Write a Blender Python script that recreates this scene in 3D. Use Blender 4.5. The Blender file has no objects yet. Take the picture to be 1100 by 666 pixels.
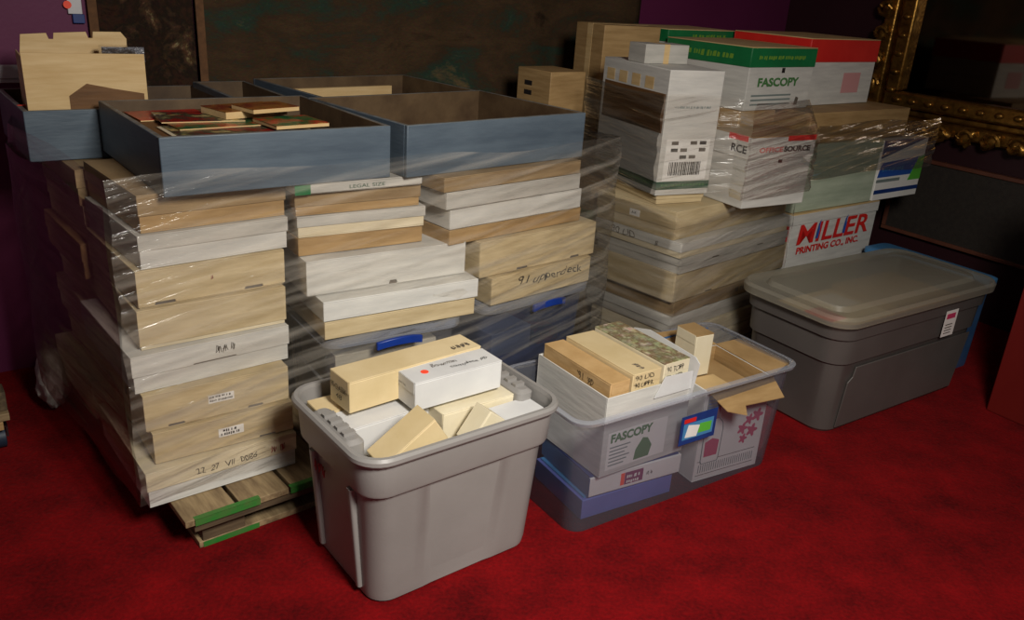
import bpy, bmesh, math, random
from mathutils import Vector, Matrix
random.seed(7)
R = math.radians
SC = bpy.context.scene
COL = SC.collection

# ---------------------------------------------------------------- materials
def srgb(r, g, b):
    f = lambda c: (c/255)/12.92 if c/255 <= .04045 else ((c/255+.055)/1.055)**2.4
    return (f(r), f(g), f(b), 1)

def new_mat(name):
    m = bpy.data.materials.new(name); m.use_nodes = True
    nt = m.node_tree; nt.nodes.clear()
    out = nt.nodes.new('ShaderNodeOutputMaterial')
    return m, nt, out

def N(nt, t, **kw):
    n = nt.nodes.new(t)
    for k, v in kw.items():
        if k in n.inputs: n.inputs[k].default_value = v
        else: setattr(n, k, v)
    return n

def surf_mat(name, c1, c2=None, scale=8, stretch=(1, 1, 1), rough=.6, bump=.1, bscale=60, metal=0, spec=.4, contrast=(.35, .65), coord='Object'):
    m, nt, out = new_mat(name)
    L = nt.links.new
    p = N(nt, 'ShaderNodeBsdfPrincipled', Roughness=rough, Metallic=metal)
    p.inputs['Specular IOR Level'].default_value = spec
    tc = N(nt, 'ShaderNodeTexCoord'); mp = N(nt, 'ShaderNodeMapping'); mp.inputs['Scale'].default_value = stretch
    L(tc.outputs[coord], mp.inputs['Vector'])
    nz = N(nt, 'ShaderNodeTexNoise', Scale=scale, Detail=5.0, Roughness=.6)
    L(mp.outputs[0], nz.inputs['Vector'])
    rp = N(nt, 'ShaderNodeValToRGB')
    rp.color_ramp.elements[0].position, rp.color_ramp.elements[1].position = contrast
    rp.color_ramp.elements[0].color = c1; rp.color_ramp.elements[1].color = c2 or c1
    L(nz.outputs['Fac'], rp.inputs['Fac']); L(rp.outputs['Color'], p.inputs['Base Color'])
    if bump:
        n2 = N(nt, 'ShaderNodeTexNoise', Scale=bscale, Detail=3.0)
        L(mp.outputs[0], n2.inputs['Vector'])
        b = N(nt, 'ShaderNodeBump', Strength=bump, Distance=.004)
        L(n2.outputs['Fac'], b.inputs['Height']); L(b.outputs[0], p.inputs['Normal'])
    L(p.outputs[0], out.inputs['Surface'])
    return m

M = {}
def paper(k, a, b): M[k] = surf_mat(k, srgb(*a), srgb(*b), scale=5, stretch=(1, 1, 9), rough=.62, bump=.25, bscale=9, spec=.35, contrast=(.3, .7))
paper('beige', (176, 156, 118), (208, 190, 152))
paper('cream', (196, 182, 150), (222, 210, 182))
paper('white_card', (188, 187, 182), (214, 212, 205))
paper('grey_card', (164, 162, 155), (194, 190, 182))
paper('kraft', (148, 118, 76), (180, 148, 102))
paper('brown_card', (128, 104, 72), (158, 134, 98))
paper('tan', (196, 164, 112), (216, 188, 140))
paper('dark_kraft', (92, 62, 34), (120, 84, 48))
M['row_beige'] = surf_mat('row_beige', srgb(206, 184, 138), srgb(222, 202, 160), scale=4, rough=.55, bump=.08)
M['row_white'] = surf_mat('row_white', srgb(204, 204, 204), srgb(218, 218, 216), scale=4, rough=.5, bump=.05)
M['row_cream'] = surf_mat('row_cream', srgb(216, 204, 172), srgb(230, 220, 194), scale=4, rough=.55, bump=.08)
M['row_brown'] = surf_mat('row_brown', srgb(184, 148, 98), srgb(206, 172, 122), scale=9, stretch=(1, 1, 4), rough=.6, bump=.15)
M['inside'] = surf_mat('inside', srgb(120, 92, 58), srgb(140, 110, 72), rough=.8)
M['paint_blue'] = surf_mat('paint_blue', srgb(72, 84, 96), srgb(90, 103, 114), scale=3, stretch=(1, 1, 6), rough=.42, bump=.25, bscale=14)
M['worn_edge'] = surf_mat('worn_edge', srgb(96, 92, 84), srgb(120, 122, 122), scale=14, rough=.5, bump=.2)
M['tray_inside'] = surf_mat('tray_inside', srgb(70, 52, 34), srgb(98, 78, 54), scale=6, rough=.6, bump=.3, bscale=20)
M['bin_grey'] = surf_mat('bin_grey', srgb(138, 135, 132), srgb(146, 143, 140), scale=3, rough=.42, bump=.06, bscale=120)
M['bin_dark'] = surf_mat('bin_dark', srgb(84, 79, 76), srgb(92, 87, 84), scale=3, rough=.36, bump=.05, bscale=120)
M['plastic_blue'] = surf_mat('plastic_blue', srgb(20, 50, 130), srgb(26, 60, 150), rough=.35, bump=0)
M['box_blue'] = surf_mat('box_blue', srgb(50, 84, 128), srgb(62, 98, 142), rough=.4, bump=.05)
M['green'] = surf_mat('green', srgb(20, 104, 58), srgb(24, 116, 66), rough=.45, bump=.1)
M['dark_green'] = surf_mat('dark_green', srgb(24, 70, 48), srgb(28, 78, 54), rough=.45, bump=0)
M['red'] = surf_mat('red', srgb(204, 34, 30), srgb(214, 44, 36), rough=.45, bump=.05)
M['orange'] = surf_mat('orange', srgb(255, 70, 40), srgb(255, 84, 50), rough=.5, bump=0)
M['ink'] = surf_mat('ink', srgb(34, 30, 30), rough=.6, bump=0)
M['pale_pink'] = surf_mat('pale_pink', srgb(206, 150, 150), rough=.6, bump=0)
M['ink_pink'] = surf_mat('ink_pink', srgb(214, 110, 104), rough=.6, bump=0)
M['ink_soft'] = surf_mat('ink_soft', srgb(92, 84, 76), rough=.6, bump=0)
M['ink_red'] = surf_mat('ink_red', srgb(150, 60, 60), rough=.6, bump=0)
M['print_green'] = surf_mat('print_green', srgb(70, 120, 66), rough=.6, bump=0)
M['print_grey'] = surf_mat('print_grey', srgb(120, 132, 130), rough=.6, bump=0)
M['print_yellow'] = surf_mat('print_yellow', srgb(110, 150, 50), rough=.6, bump=0)
M['navy'] = surf_mat('navy', srgb(24, 50, 110), srgb(30, 60, 126), rough=.45, bump=0)
M['royal'] = surf_mat('royal', srgb(40, 84, 168), rough=.45, bump=0)
M['lime'] = surf_mat('lime', srgb(90, 180, 60), rough=.45, bump=0)
M['pink'] = surf_mat('pink', srgb(196, 60, 100), rough=.5, bump=0)
M['purple'] = surf_mat('purple', srgb(130, 30, 90), rough=.5, bump=0)
M['label'] = surf_mat('label', srgb(228, 226, 220), srgb(236, 234, 230), rough=.5, bump=0)
M['pale_green'] = surf_mat('pale_green', srgb(160, 172, 150), srgb(182, 192, 170), scale=4, stretch=(1, 1, 6), rough=.6, bump=.2, bscale=12)
M['periwinkle'] = surf_mat('periwinkle', srgb(96, 108, 182), srgb(106, 118, 194), rough=.5, bump=0)
M['sky_blue'] = surf_mat('sky_blue', srgb(70, 130, 180), rough=.45, bump=0)
M['wood'] = surf_mat('wood', srgb(112, 92, 66), srgb(160, 138, 102), scale=5, stretch=(8, 1, 8), rough=.75, bump=.4, bscale=14)
M['wood_dark'] = surf_mat('wood_dark', srgb(66, 54, 40), srgb(98, 82, 60), scale=5, stretch=(1, 8, 8), rough=.8, bump=.4, bscale=14)
M['green_paint'] = surf_mat('green_paint', srgb(30, 120, 40), srgb(70, 110, 50), scale=20, rough=.7, bump=.2)
M['wall_purple'] = surf_mat('wall_purple', srgb(92, 26, 66), srgb(98, 30, 72), scale=1.5, rough=.6, bump=.15, bscale=60)
M['wall_maroon'] = surf_mat('wall_maroon', srgb(44, 16, 22), srgb(50, 18, 26), scale=1.5, rough=.6, bump=.1)
M['cabinet_red'] = surf_mat('cabinet_red', srgb(104, 18, 14), srgb(116, 24, 18), scale=2, stretch=(1, 1, .3), rough=.5, bump=.1)
M['trim'] = surf_mat('trim', srgb(196, 194, 196), srgb(206, 204, 206), rough=.4, bump=0)
M['black_panel'] = surf_mat('black_panel', srgb(46, 40, 36), srgb(54, 48, 42), scale=40, rough=.7, bump=.3, bscale=200)
M['frame_brown'] = surf_mat('frame_brown', srgb(96, 56, 44), srgb(110, 68, 52), rough=.4, bump=.1)
M['gold'] = surf_mat('gold', srgb(120, 84, 36), srgb(186, 140, 66), scale=20, rough=.32, metal=.85, bump=.5, bscale=70)
M['rubber'] = surf_mat('rubber', srgb(30, 44, 60), rough=.5, bump=0)
M['steel'] = surf_mat('steel', srgb(120, 120, 120), rough=.35, metal=1, bump=0)
M['silver'] = surf_mat('silver', srgb(220, 220, 224), rough=.15, metal=1, bump=.3)

def carpet_mat():
    m, nt, out = new_mat('carpet'); L = nt.links.new
    p = N(nt, 'ShaderNodeBsdfPrincipled', Roughness=.95); p.inputs['Specular IOR Level'].default_value = .1
    p.inputs['Sheen Weight'].default_value = .15
    p.inputs['Sheen Tint'].default_value = (.8, .1, .1, 1)
    tc = N(nt, 'ShaderNodeTexCoord')
    a = N(nt, 'ShaderNodeTexNoise', Scale=5.0, Detail=6.0, Roughness=.65); b = N(nt, 'ShaderNodeTexNoise', Scale=90.0, Detail=3.0)
    L(tc.outputs['Object'], a.inputs['Vector']); L(tc.outputs['Object'], b.inputs['Vector'])
    ad = N(nt, 'ShaderNodeMath', operation='MULTIPLY_ADD'); ad.inputs[1].default_value = .5
    L(b.outputs['Fac'], ad.inputs[0]); L(a.outputs['Fac'], ad.inputs[2])
    rp = N(nt, 'ShaderNodeValToRGB'); rp.color_ramp.elements[0].position = .5; rp.color_ramp.elements[1].position = 1.0
    rp.color_ramp.elements[0].color = srgb(68, 2, 5); rp.color_ramp.elements[1].color = srgb(132, 8, 13)
    L(ad.outputs[0], rp.inputs['Fac']); L(rp.outputs['Color'], p.inputs['Base Color'])
    bp = N(nt, 'ShaderNodeBump', Strength=.8, Distance=.01); L(ad.outputs[0], bp.inputs['Height']); L(bp.outputs[0], p.inputs['Normal'])
    L(p.outputs[0], out.inputs['Surface'])
    return m
M['carpet'] = carpet_mat()

def blotch_mat(name, cols, scale, stretch=(1, 1, 1), fine=70, rough=.9):
    """woven / printed picture surface: several colours from layered noise"""
    m, nt, out = new_mat(name); L = nt.links.new
    p = N(nt, 'ShaderNodeBsdfPrincipled', Roughness=rough); p.inputs['Specular IOR Level'].default_value = .15
    tc = N(nt, 'ShaderNodeTexCoord'); mp = N(nt, 'ShaderNodeMapping'); mp.inputs['Scale'].default_value = stretch
    L(tc.outputs['Object'], mp.inputs['Vector'])
    a = N(nt, 'ShaderNodeTexNoise', Scale=scale, Detail=7.0, Roughness=.7, Distortion=.35); L(mp.outputs[0], a.inputs['Vector'])
    rp = N(nt, 'ShaderNodeValToRGB'); e = rp.color_ramp.elements
    n = len(cols)
    e[0].position = .3; e[0].color = cols[0]; e[1].position = .72; e[1].color = cols[-1]
    for i in range(1, n-1):
        x = e.new(.3+.42*i/(n-1)); x.color = cols[i]
    L(a.outputs['Fac'], rp.inputs['Fac'])
    b = N(nt, 'ShaderNodeTexNoise', Scale=fine, Detail=2.0); L(mp.outputs[0], b.inputs['Vector'])
    mx = N(nt, 'ShaderNodeMix', data_type='RGBA', blend_type='MULTIPLY'); mx.inputs[0].default_value = .5
    L(rp.outputs['Color'], mx.inputs[6]); L(b.outputs['Color'], mx.inputs[7]); L(mx.outputs[2], p.inputs['Base Color'])
    bp = N(nt, 'ShaderNodeBump', Strength=.3, Distance=.003); L(b.outputs['Fac'], bp.inputs['Height']); L(bp.outputs[0], p.inputs['Normal'])
    L(p.outputs[0], out.inputs['Surface'])
    return m
M['tapestry_flower'] = blotch_mat('tapestry_flower', [srgb(26, 14, 12), srgb(62, 40, 28), srgb(40, 30, 22), srgb(84, 60, 42), srgb(190, 165, 120)], 9)
M['tapestry_land'] = blotch_mat('tapestry_land', [srgb(52, 38, 26), srgb(84, 64, 44), srgb(70, 54, 38), srgb(46, 66, 54), srgb(120, 98, 66)], 2.2, (1, 1, 2.4))
M['tapestry_border'] = surf_mat('tapestry_border', srgb(110, 76, 48), srgb(90, 62, 40), scale=30, rough=.9, bump=.2)
M['comic_a'] = blotch_mat('comic_a', [srgb(20, 18, 20), srgb(160, 30, 26), srgb(40, 60, 50), srgb(220, 190, 120), srgb(240, 230, 200)], 9, fine=30, rough=.35)
M['comic_b'] = blotch_mat('comic_b', [srgb(30, 30, 60), srgb(50, 110, 60), srgb(200, 60, 40), srgb(230, 180, 90)], 12, fine=30, rough=.3)
M['comic_c'] = blotch_mat('comic_c', [srgb(120, 20, 20), srgb(200, 40, 30), srgb(150, 30, 30), srgb(220, 120, 60)], 8, fine=30, rough=.3)
M['comic_d'] = blotch_mat('comic_d', [srgb(100, 50, 26), srgb(170, 110, 50), srgb(120, 40, 30), srgb(190, 150, 80)], 10, fine=30, rough=.3)
M['floral_print'] = blotch_mat('floral_print', [srgb(70, 110, 70), srgb(190, 190, 150), srgb(130, 110, 80), srgb(220, 210, 180), srgb(236, 110, 130)], 14, fine=40, rough=.5)

def clear_mat(name, tint, alpha, rough=.15, diff=(.6, .65, .75, 1), gloss=.12, streak=None, stretch=(1, 1, 1), trans=False):
    """thin see-through plastic: transparent body, a little milky diffuse, a glossy skin"""
    m, nt, out = new_mat(name); L = nt.links.new
    tr = N(nt, 'ShaderNodeBsdfTransparent'); tr.inputs['Color'].default_value = tint
    df = N(nt, 'ShaderNodeBsdfDiffuse'); df.inputs['Color'].default_value = diff
    if trans:
        tl = N(nt, 'ShaderNodeBsdfTranslucent'); tl.inputs['Color'].default_value = diff
        ms = N(nt, 'ShaderNodeMixShader'); ms.inputs[0].default_value = .3
        L(df.outputs[0], ms.inputs[1]); L(tl.outputs[0], ms.inputs[2]); dsh = ms
    else: dsh = df
    gl = N(nt, 'ShaderNodeBsdfGlossy', Roughness=rough)
    m1 = N(nt, 'ShaderNodeMixShader'); m1.inputs[0].default_value = alpha
    L(tr.outputs[0], m1.inputs[1]); L(dsh.outputs[0], m1.inputs[2])
    fr = N(nt, 'ShaderNodeFresnel', IOR=1.35)
    m2 = N(nt, 'ShaderNodeMixShader')
    ml = N(nt, 'ShaderNodeMath', operation='MULTIPLY_ADD'); ml.inputs[1].default_value = .6; ml.inputs[2].default_value = gloss*.3
    L(fr.outputs[0], ml.inputs[0]); L(ml.outputs[0], m2.inputs[0])
    L(m1.outputs[0], m2.inputs[1]); L(gl.outputs[0], m2.inputs[2])
    if streak:
        tc = N(nt, 'ShaderNodeTexCoord'); m0 = N(nt, 'ShaderNodeMapping'); m0.inputs['Rotation'].default_value = (-.10, .13, 0)
        mp = N(nt, 'ShaderNodeMapping'); mp.inputs['Scale'].default_value = stretch
        L(tc.outputs['Object'], m0.inputs['Vector']); L(m0.outputs[0], mp.inputs['Vector'])
        nz = N(nt, 'ShaderNodeTexNoise', Scale=streak, Detail=5.0, Distortion=.4); L(mp.outputs[0], nz.inputs['Vector'])
        rg = N(nt, 'ShaderNodeMapRange'); rg.inputs[1].default_value = .45; rg.inputs[2].default_value = .72; rg.inputs[3].default_value = alpha*.4; rg.inputs[4].default_value = min(.9, alpha*3.8)
        L(nz.outputs['Fac'], rg.inputs[0]); L(rg.outputs[0], m1.inputs[0])
        bp = N(nt, 'ShaderNodeBump', Strength=.6, Distance=.02); L(nz.outputs['Fac'], bp.inputs['Height'])
        L(bp.outputs[0], gl.inputs['Normal']); L(bp.outputs[0], fr.inputs['Normal'])
    L(m2.outputs[0], out.inputs['Surface'])
    return m
M['clear_bin'] = clear_mat('clear_bin', (.86, .88, .93, 1), .10, diff=srgb(190, 196, 214))
M['clear_lip'] = clear_mat('clear_lip', (.8, .82, .88, 1), .35, diff=srgb(190, 194, 205))
M['blue_clear'] = clear_mat('blue_clear', (.5, .56, .72, 1), .3, diff=srgb(90, 104, 140))
M['milky_lid'] = clear_mat('milky_lid', (.95, .93, .88, 1), .42, rough=.3, diff=srgb(196, 190, 172), trans=True)
M['film'] = clear_mat('film', (.97, .96, .95, 1), .065, rough=.12, diff=srgb(214, 206, 192), gloss=.05, streak=2.2, stretch=(1.0, 1.0, 16))
M['film_shade_tint'] = clear_mat('film_shade_tint', (.66, .54, .54, 1), .16, rough=.2, diff=srgb(104, 66, 66), gloss=.1, streak=2.5, stretch=(1, 1, 12))  # brown tint stands in for the dark look of the tower's left side
M['film_top'] = clear_mat('film_top', (.95, .93, .9, 1), .12, rough=.16, diff=srgb(190, 176, 150), gloss=.15, streak=7, stretch=(1, 1, 4))
M['mirror'] = surf_mat('mirror', srgb(120, 112, 104), rough=.06, metal=1, bump=0)

# ---------------------------------------------------------------- mesh helpers
class MB:
    def __init__(s): s.bm = bmesh.new(); s.mats = []
    def mi(s, m):
        if m not in s.mats: s.mats.append(m)
        return s.mats.index(m)
    def box(s, x0, y0, z0, x1, y1, z1, m, faces=None):
        v = [s.bm.verts.new(p) for p in ((x0,y0,z0),(x1,y0,z0),(x1,y1,z0),(x0,y1,z0),(x0,y0,z1),(x1,y0,z1),(x1,y1,z1),(x0,y1,z1))]
        nm = ('bottom','top','front','right','back','left')
        for k, q in zip(nm, ((0,3,2,1),(4,5,6,7),(0,1,5,4),(1,2,6,5),(2,3,7,6),(3,0,4,7))):
            f = s.bm.faces.new([v[i] for i in q]); f.material_index = s.mi((faces or {}).get(k, m))
        return v
    def prism(s, pts, fn, t, m):
        """outline pts (2-D) mapped by fn(u, v, depth) and given thickness t"""
        a = [s.bm.verts.new(fn(u, v, 0)) for u, v in pts]; b = [s.bm.verts.new(fn(u, v, t)) for u, v in pts]
        k = s.mi(m); n = len(pts)
        s.bm.faces.new(a).material_index = k; s.bm.faces.new(b[::-1]).material_index = k
        for i in range(n): s.bm.faces.new((a[i], b[i], b[(i+1) % n], a[(i+1) % n])).material_index = k
    def loft(s, rings, m, cap0=False, cap1=False, closed=True, smooth=True):
        k = s.mi(m); R_ = [[s.bm.verts.new(p) for p in r] for r in rings]
        for a, b in zip(R_, R_[1:]):
            n = len(a)
            for i in range(n if closed else n-1):
                f = s.bm.faces.new((a[i], a[(i+1) % n], b[(i+1) % n], b[i])); f.material_index = k; f.smooth = smooth
        if cap0: s.bm.faces.new(R_[0][::-1]).material_index = k
        if cap1: s.bm.faces.new(R_[-1]).material_index = k
        return R_
    def tube(s, pts, r, m, n=10):
        rings = []
        for i, p in enumerate(pts):
            p = Vector(p); d = (Vector(pts[min(i+1, len(pts)-1)])-Vector(pts[max(i-1, 0)])).normalized()
            u = d.cross(Vector((0, 0, 1)));
            if u.length < .01: u = d.cross(Vector((1, 0, 0)))
            u.normalize(); w = d.cross(u)
            rings.append([p+(u*math.cos(2*math.pi*j/n)+w*math.sin(2*math.pi*j/n))*r for j in range(n)])
        s.loft(rings, m, True, True)
    def blob(s, c, r, m, sc=(1, 1, 1), rot=0):
        g = bmesh.ops.create_icosphere(s.bm, subdivisions=2, radius=r, matrix=Matrix.Translation(c) @ Matrix.Rotation(rot, 4, 'Y') @ Matrix.Diagonal((*sc, 1)))
        k = s.mi(m)
        for v in g['verts']:
            for f in v.link_faces: f.material_index = k; f.smooth = True
    def build(s, name, parent=None, bevel=0, loc=None, label=None):
        bmesh.ops.recalc_face_normals(s.bm, faces=s.bm.faces)
        me = bpy.data.meshes.new(name); s.bm.to_mesh(me); s.bm.free(); me.set_sharp_from_angle(angle=R(32))
        for m in s.mats: me.materials.append(M[m])
        o = bpy.data.objects.new(name, me); COL.objects.link(o)
        if parent: o.parent = parent
        if loc: o.location = loc
        if bevel:
            b = o.modifiers.new('bevel', 'BEVEL'); b.width = bevel; b.segments = 2; b.limit_method = 'ANGLE'; b.angle_limit = R(40)
        if label: o['label'] = label
        return o

def tag(o, label, cat, group=None, kind=None):
    if label: o['label'] = label
    if cat: o['category'] = cat
    if group: o['group'] = group
    if kind: o['kind'] = kind
    return o

def thing(name, label, cat, loc, ang=0, group=None, tilt=(0, 0)):
    o = bpy.data.objects.new(name, None); COL.objects.link(o)
    o.empty_display_size = .05
    o.location = loc; o.rotation_euler = (R(tilt[0]), R(tilt[1]), R(ang))
    return tag(o, label, cat, group)

PLANES = {  # (u, v, out) -> local xyz ; out = distance off the face
    'front': lambda x0, y0, z0: (lambda u, v, d: (x0+u, y0-d, z0+v)),
    'left':  lambda x0, y0, z0: (lambda u, v, d: (x0-d, y0-u, z0+v)),
    'top':   lambda x0, y0, z0: (lambda u, v, d: (x0+u, y0+v, z0+d)),
    'right': lambda x0, y0, z0: (lambda u, v, d: (x0+d, y0+u, z0+v)),
}
def text(body, size, plane, org, mat, parent, width=None, rot=0, hand=0, bold=0, name='lettering', shear=0, label=None):
    cu = bpy.data.curves.new('t', 'FONT'); cu.body = body; cu.size = 1; cu.offset = bold; cu.shear = shear; cu.resolution_u = 3
    tmp = bpy.data.objects.new('t', cu); COL.objects.link(tmp)
    dg = bpy.context.evaluated_depsgraph_get()
    me = bpy.data.meshes.new_from_object(tmp.evaluated_get(dg))
    bpy.data.objects.remove(tmp); bpy.data.curves.remove(cu)
    xs = [v.co.x for v in me.vertices] or [0]; ys = [v.co.y for v in me.vertices] or [0]
    x0 = min(xs); y0 = min(ys); hh = max(ys)-y0; s = size/hh; sx = (width/(max(xs)-x0)) if width else s
    fn = PLANES[plane](*org); c_, s_ = math.cos(R(rot)), math.sin(R(rot))
    for v in me.vertices:
        u = (v.co.x-x0)*sx; w = (v.co.y-y0)*s
        if hand:
            w += size*.16*math.sin(u/size*2.1+hand)*hand; u += size*.12*math.sin(w/size*5+u/size*1.7)
        v.co = fn(u*c_-w*s_, u*s_+w*c_, .0009)
    me.name = name; me.materials.clear(); me.materials.append(M[mat])
    o = bpy.data.objects.new(name, me); COL.objects.link(o); o.parent = parent
    if label: o['label'] = label
    return o

def marks(plane, org, w, size, mat, parent, seed=1, rows=1):
    """small print too blurred to read: short uneven strokes"""
    rnd = random.Random(seed); fn = PLANES[plane](*org); b = MB()
    for k in range(rows):
        u = 0; y = -k*size*1.5
        while u < w-size*.3:
            a = rnd.uniform(.25, .75)*size; lo = rnd.uniform(0, .25)*size
            b.prism([(u, y+lo), (u+a, y+lo), (u+a*1.1, y+size*rnd.uniform(.75, 1)), (u+a*.2, y+size*.9)], fn, .0004, mat)
            u += a+rnd.choice((.2, .2, .6))*size
    o = b.build('small_print', parent); return o

def patch(name, plane, org, w, h, mat, parent, t=.0006, label=None, pts=None):
    """thin printed / stuck-on sheet lying on a face"""
    mb = MB(); fn = PLANES[plane](*org)
    mb.prism(pts or [(0, 0), (w, 0), (w, h), (0, h)], fn, t, mat)
    return mb.build(name, parent, label=label)

def panel_outline(w, h, notches):
    """skirt of a lid, z from 0 (lower edge) to h; notches = [(centre, width, height)] cut into the lower edge"""
    pts = [(0, 0)]
    for c, nw, nh in sorted(notches):
        pts += [(c-nw/2, 0), (c-nw/2+nh*.4, nh), (c+nw/2-nh*.4, nh), (c+nw/2, 0)]
    return pts+[(w, 0), (w, h), (0, h)]

def card_box(label, loc, ang, w, d, h, base='beige', lid='beige', frac=.5, notches=(), cat='cardboard box', group=None, name='storage_box', tilt=(0, 0), top=None):
    """two-piece carton: tray base with a telescoping lid"""
    t = thing(name, label, cat, loc, ang, group, tilt)
    g = .0035
    b = MB()
    b.box(g, g, 0, w-g, d-g, .004, base)
    for q in ((g, g, w-g, g+.003), (g, d-g-.003, w-g, d-g), (g, g+.003, g+.003, d-g-.003), (w-g-.003, g+.003, w-g, d-g-.003)):
        b.box(q[0], q[1], .004, q[2], q[3], h-.006, base)
    b.build('box_base', t, .0012)
    l = MB(); hl = h*frac; z0 = h-hl
    l.box(0, 0, h-.004, w, d, h, top or lid)
    F = panel_outline(w, hl-.004, [(n[0]*w, n[1], n[2]) for n in notches])
    l.prism(F, lambda u, v, k: (u, k, z0+v), .003, lid)
    l.prism([(0, 0), (w, 0), (w, hl-.004), (0, hl-.004)], lambda u, v, k: (u, d-k, z0+v), .003, lid)
    S = [(0, 0), (d-.006, 0), (d-.006, hl-.004), (0, hl-.004)]
    l.prism(S, lambda u, v, k: (k, .003+u, z0+v), .003, lid)
    l.prism(S, lambda u, v, k: (w-k, .003+u, z0+v), .003, lid)
    l.build('lid', t, .0012)
    for c, nw, nh in notches:
        patch('slot_shade', 'front', (c*w-nw/2+nh*.2, .0028, z0), nw-nh*.4, nh, 'ink_soft', t, .0004, label='dark patch painted as slot shade')  # dark patch inside the notch, painted as its shade
    return t

def open_carton(t, w, d, h, mat, inner='inside', th=.004, name='carton_body'):
    b = MB()
    b.box(0, 0, 0, w, d, th, mat)
    b.box(0, 0, th, w, th, h, mat, {'back': inner}); b.box(0, d-th, th, w, d, h, mat, {'front': inner})
    b.box(0, th, th, th, d-th, h, mat, {'right': inner}); b.box(w-th, th, th, w, d-th, h, mat, {'left': inner})
    return b.build(name, t, .001)

def row_box(label, loc, ang, w, d, h, mat, group=None, tilt=(0, 0), tab=None):
    """long trading-card box: body with a tuck-in hinged top"""
    t = thing('trading_card_box', label, 'card box', loc, ang, group, tilt)
    b = MB(); b.box(0, 0, 0, w, d, h-.004, mat); b.build('box_body', t, .002)
    l = MB()
    l.box(0, 0, h-.0035, w, d, h, tab or mat)
    l.box(-.0015, .004, h-.035, 0, d-.004, h-.001, mat)
    l.build('lid_flap', t, .0012)
    return t

def rr(w, d, r, z, cx=0, cy=0, n=7, dent=0, seg=14):
    """rounded rectangle ring with sampled long sides; dent pushes panels on the long sides inwards"""
    pts = []
    cs = ((w/2-r, -d/2+r, -90), (w/2-r, d/2-r, 0), (-w/2+r, d/2-r, 90), (-w/2+r, -d/2+r, 180))
    for k, (x, y, a) in enumerate(cs):
        for i in range(n+1):
            t = R(a+90*i/n); pts.append((x+r*math.cos(t)+cx, y+r*math.sin(t)+cy, z))
        nx = cs[(k+1) % 4]
        if k in (1, 3):
            sgn = 1 if k == 1 else -1
            x0 = x; x1 = nx[0]
            for i in range(1, seg):
                f = i/seg; e = 0
                if dent:
                    a_ = abs(f-.5)
                    e = dent*max(0, min(1, (.26-a_)/.03))
                yy = (d/2 if k == 1 else -d/2)
                pts.append((x0+(x1-x0)*f+cx, yy-sgn*e+cy, z))
        else:
            x0 = y; x1 = nx[1]; xx = w/2 if k == 0 else -w/2
            for i in range(1, seg): pts.append((xx+cx, x0+(x1-x0)*i/seg+cy, z))
    return pts

A = lambda ang: Vector((math.cos(R(ang)), math.sin(R(ang)), 0))
def at(loc, ang, a, b, z=None):
    v = Vector(loc)+A(ang)*a+A(ang+90)*b
    return (v.x, v.y, loc[2] if z is None else z)

# ---------------------------------------------------------------- setting
def struct(o, label=None): o['kind'] = 'structure'; return o
WA = 37.0                       # direction of the back wall
W0 = Vector((-1.907, 2.80, 0))
b = MB(); b.box(-4.5, -1.5, -.05, 7, 9.5, 0, 'carpet'); struct(b.build('floor'))
b = MB(); b.box(-2.2, 0, 0, 4.35, .12, 2.6, 'wall_purple'); o = struct(b.build('wall_back')); o.location = W0; o.rotation_euler.z = R(WA)
b = MB(); b.box(-2.2, -.02, 1.075, .55, 0, 1.12, 'trim'); b.box(-2.2, -.012, 1.06, .55, 0, 1.075, 'trim')
o = struct(b.build('trim_1', bevel=.003)); o.location = W0; o.rotation_euler.z = R(WA)
corner = Vector((1.534, 5.39, 0))
b = MB(); b.box(0, 0, 0, 4.4, .12, 2.6, 'wall_maroon'); o = struct(b.build('wall_right')); o.location = corner; o.rotation_euler.z = R(-55)
b = MB(); b.box(-4.5, -1.5, 2.62, 7, 9.5, 2.7, 'trim'); struct(b.build('ceiling'))

# grey strip with an orange sticker high on the purple wall
t = thing('wall_strip', 'pale grey upright strip with an orange round sticker on the purple wall', 'wall strip', at(W0, WA, .38, -.016, 1.26), WA)
b = MB(); b.box(0, 0, .03, .045, .014, .45, 'trim'); b.box(.012, -.003, 0.0, .05, .012, .03, 'navy'); b.build('strip', t, .002)
b = MB(); b.prism([(.013*math.cos(a*math.pi/8), .013*math.sin(a*math.pi/8)) for a in range(16)], PLANES['front'](.0, 0, .06), .001, 'orange'); b.build('sticker', t)

# tapestries hanging on the back wall
def cloth(name, label, x0, x1, z0, z1, mat, border, flip=False):
    t = thing(name, label, 'tapestry', at(W0, WA, 0, -.03, 0), WA)
    def sheet(xa, xb, m, off, nm):
        bb = MB(); nx = 60; nz = 6
        f = lambda x, z, k: (x, -.018*math.sin(x*9)-.01*math.sin(x*23+z*3)-off-k, z)
        for k in (0, .004):
            pass
        g = [[bb.bm.verts.new(f(xa+(xb-xa)*i/nx, z0+(z1-z0)*j/nz, 0)) for i in range(nx+1)] for j in range(nz+1)]
        for j in range(nz):
            for i in range(nx):
                fc = bb.bm.faces.new((g[j][i], g[j][i+1], g[j+1][i+1], g[j+1][i])); fc.smooth = True
        bb.mi(m)
        o = bb.build(nm, t); s = o.modifiers.new('thick', 'SOLIDIFY'); s.thickness = .004
    sheet(x0, x1, mat, 0, 'cloth')
    for xa, xb in border: sheet(xa, xb, 'tapestry_border', .006, 'border_strip')
cloth('tapestry', 'dark tapestry with blotchy flowers hanging beside the purple wall', .44, .79, .3, 2.1, 'tapestry_flower', [(.44, .47)])
cloth('tapestry', 'wide brown landscape tapestry with green foliage behind the grey trays', .80, 3.05, .3, 2.1, 'tapestry_land', [(.80, .83)])

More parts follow.
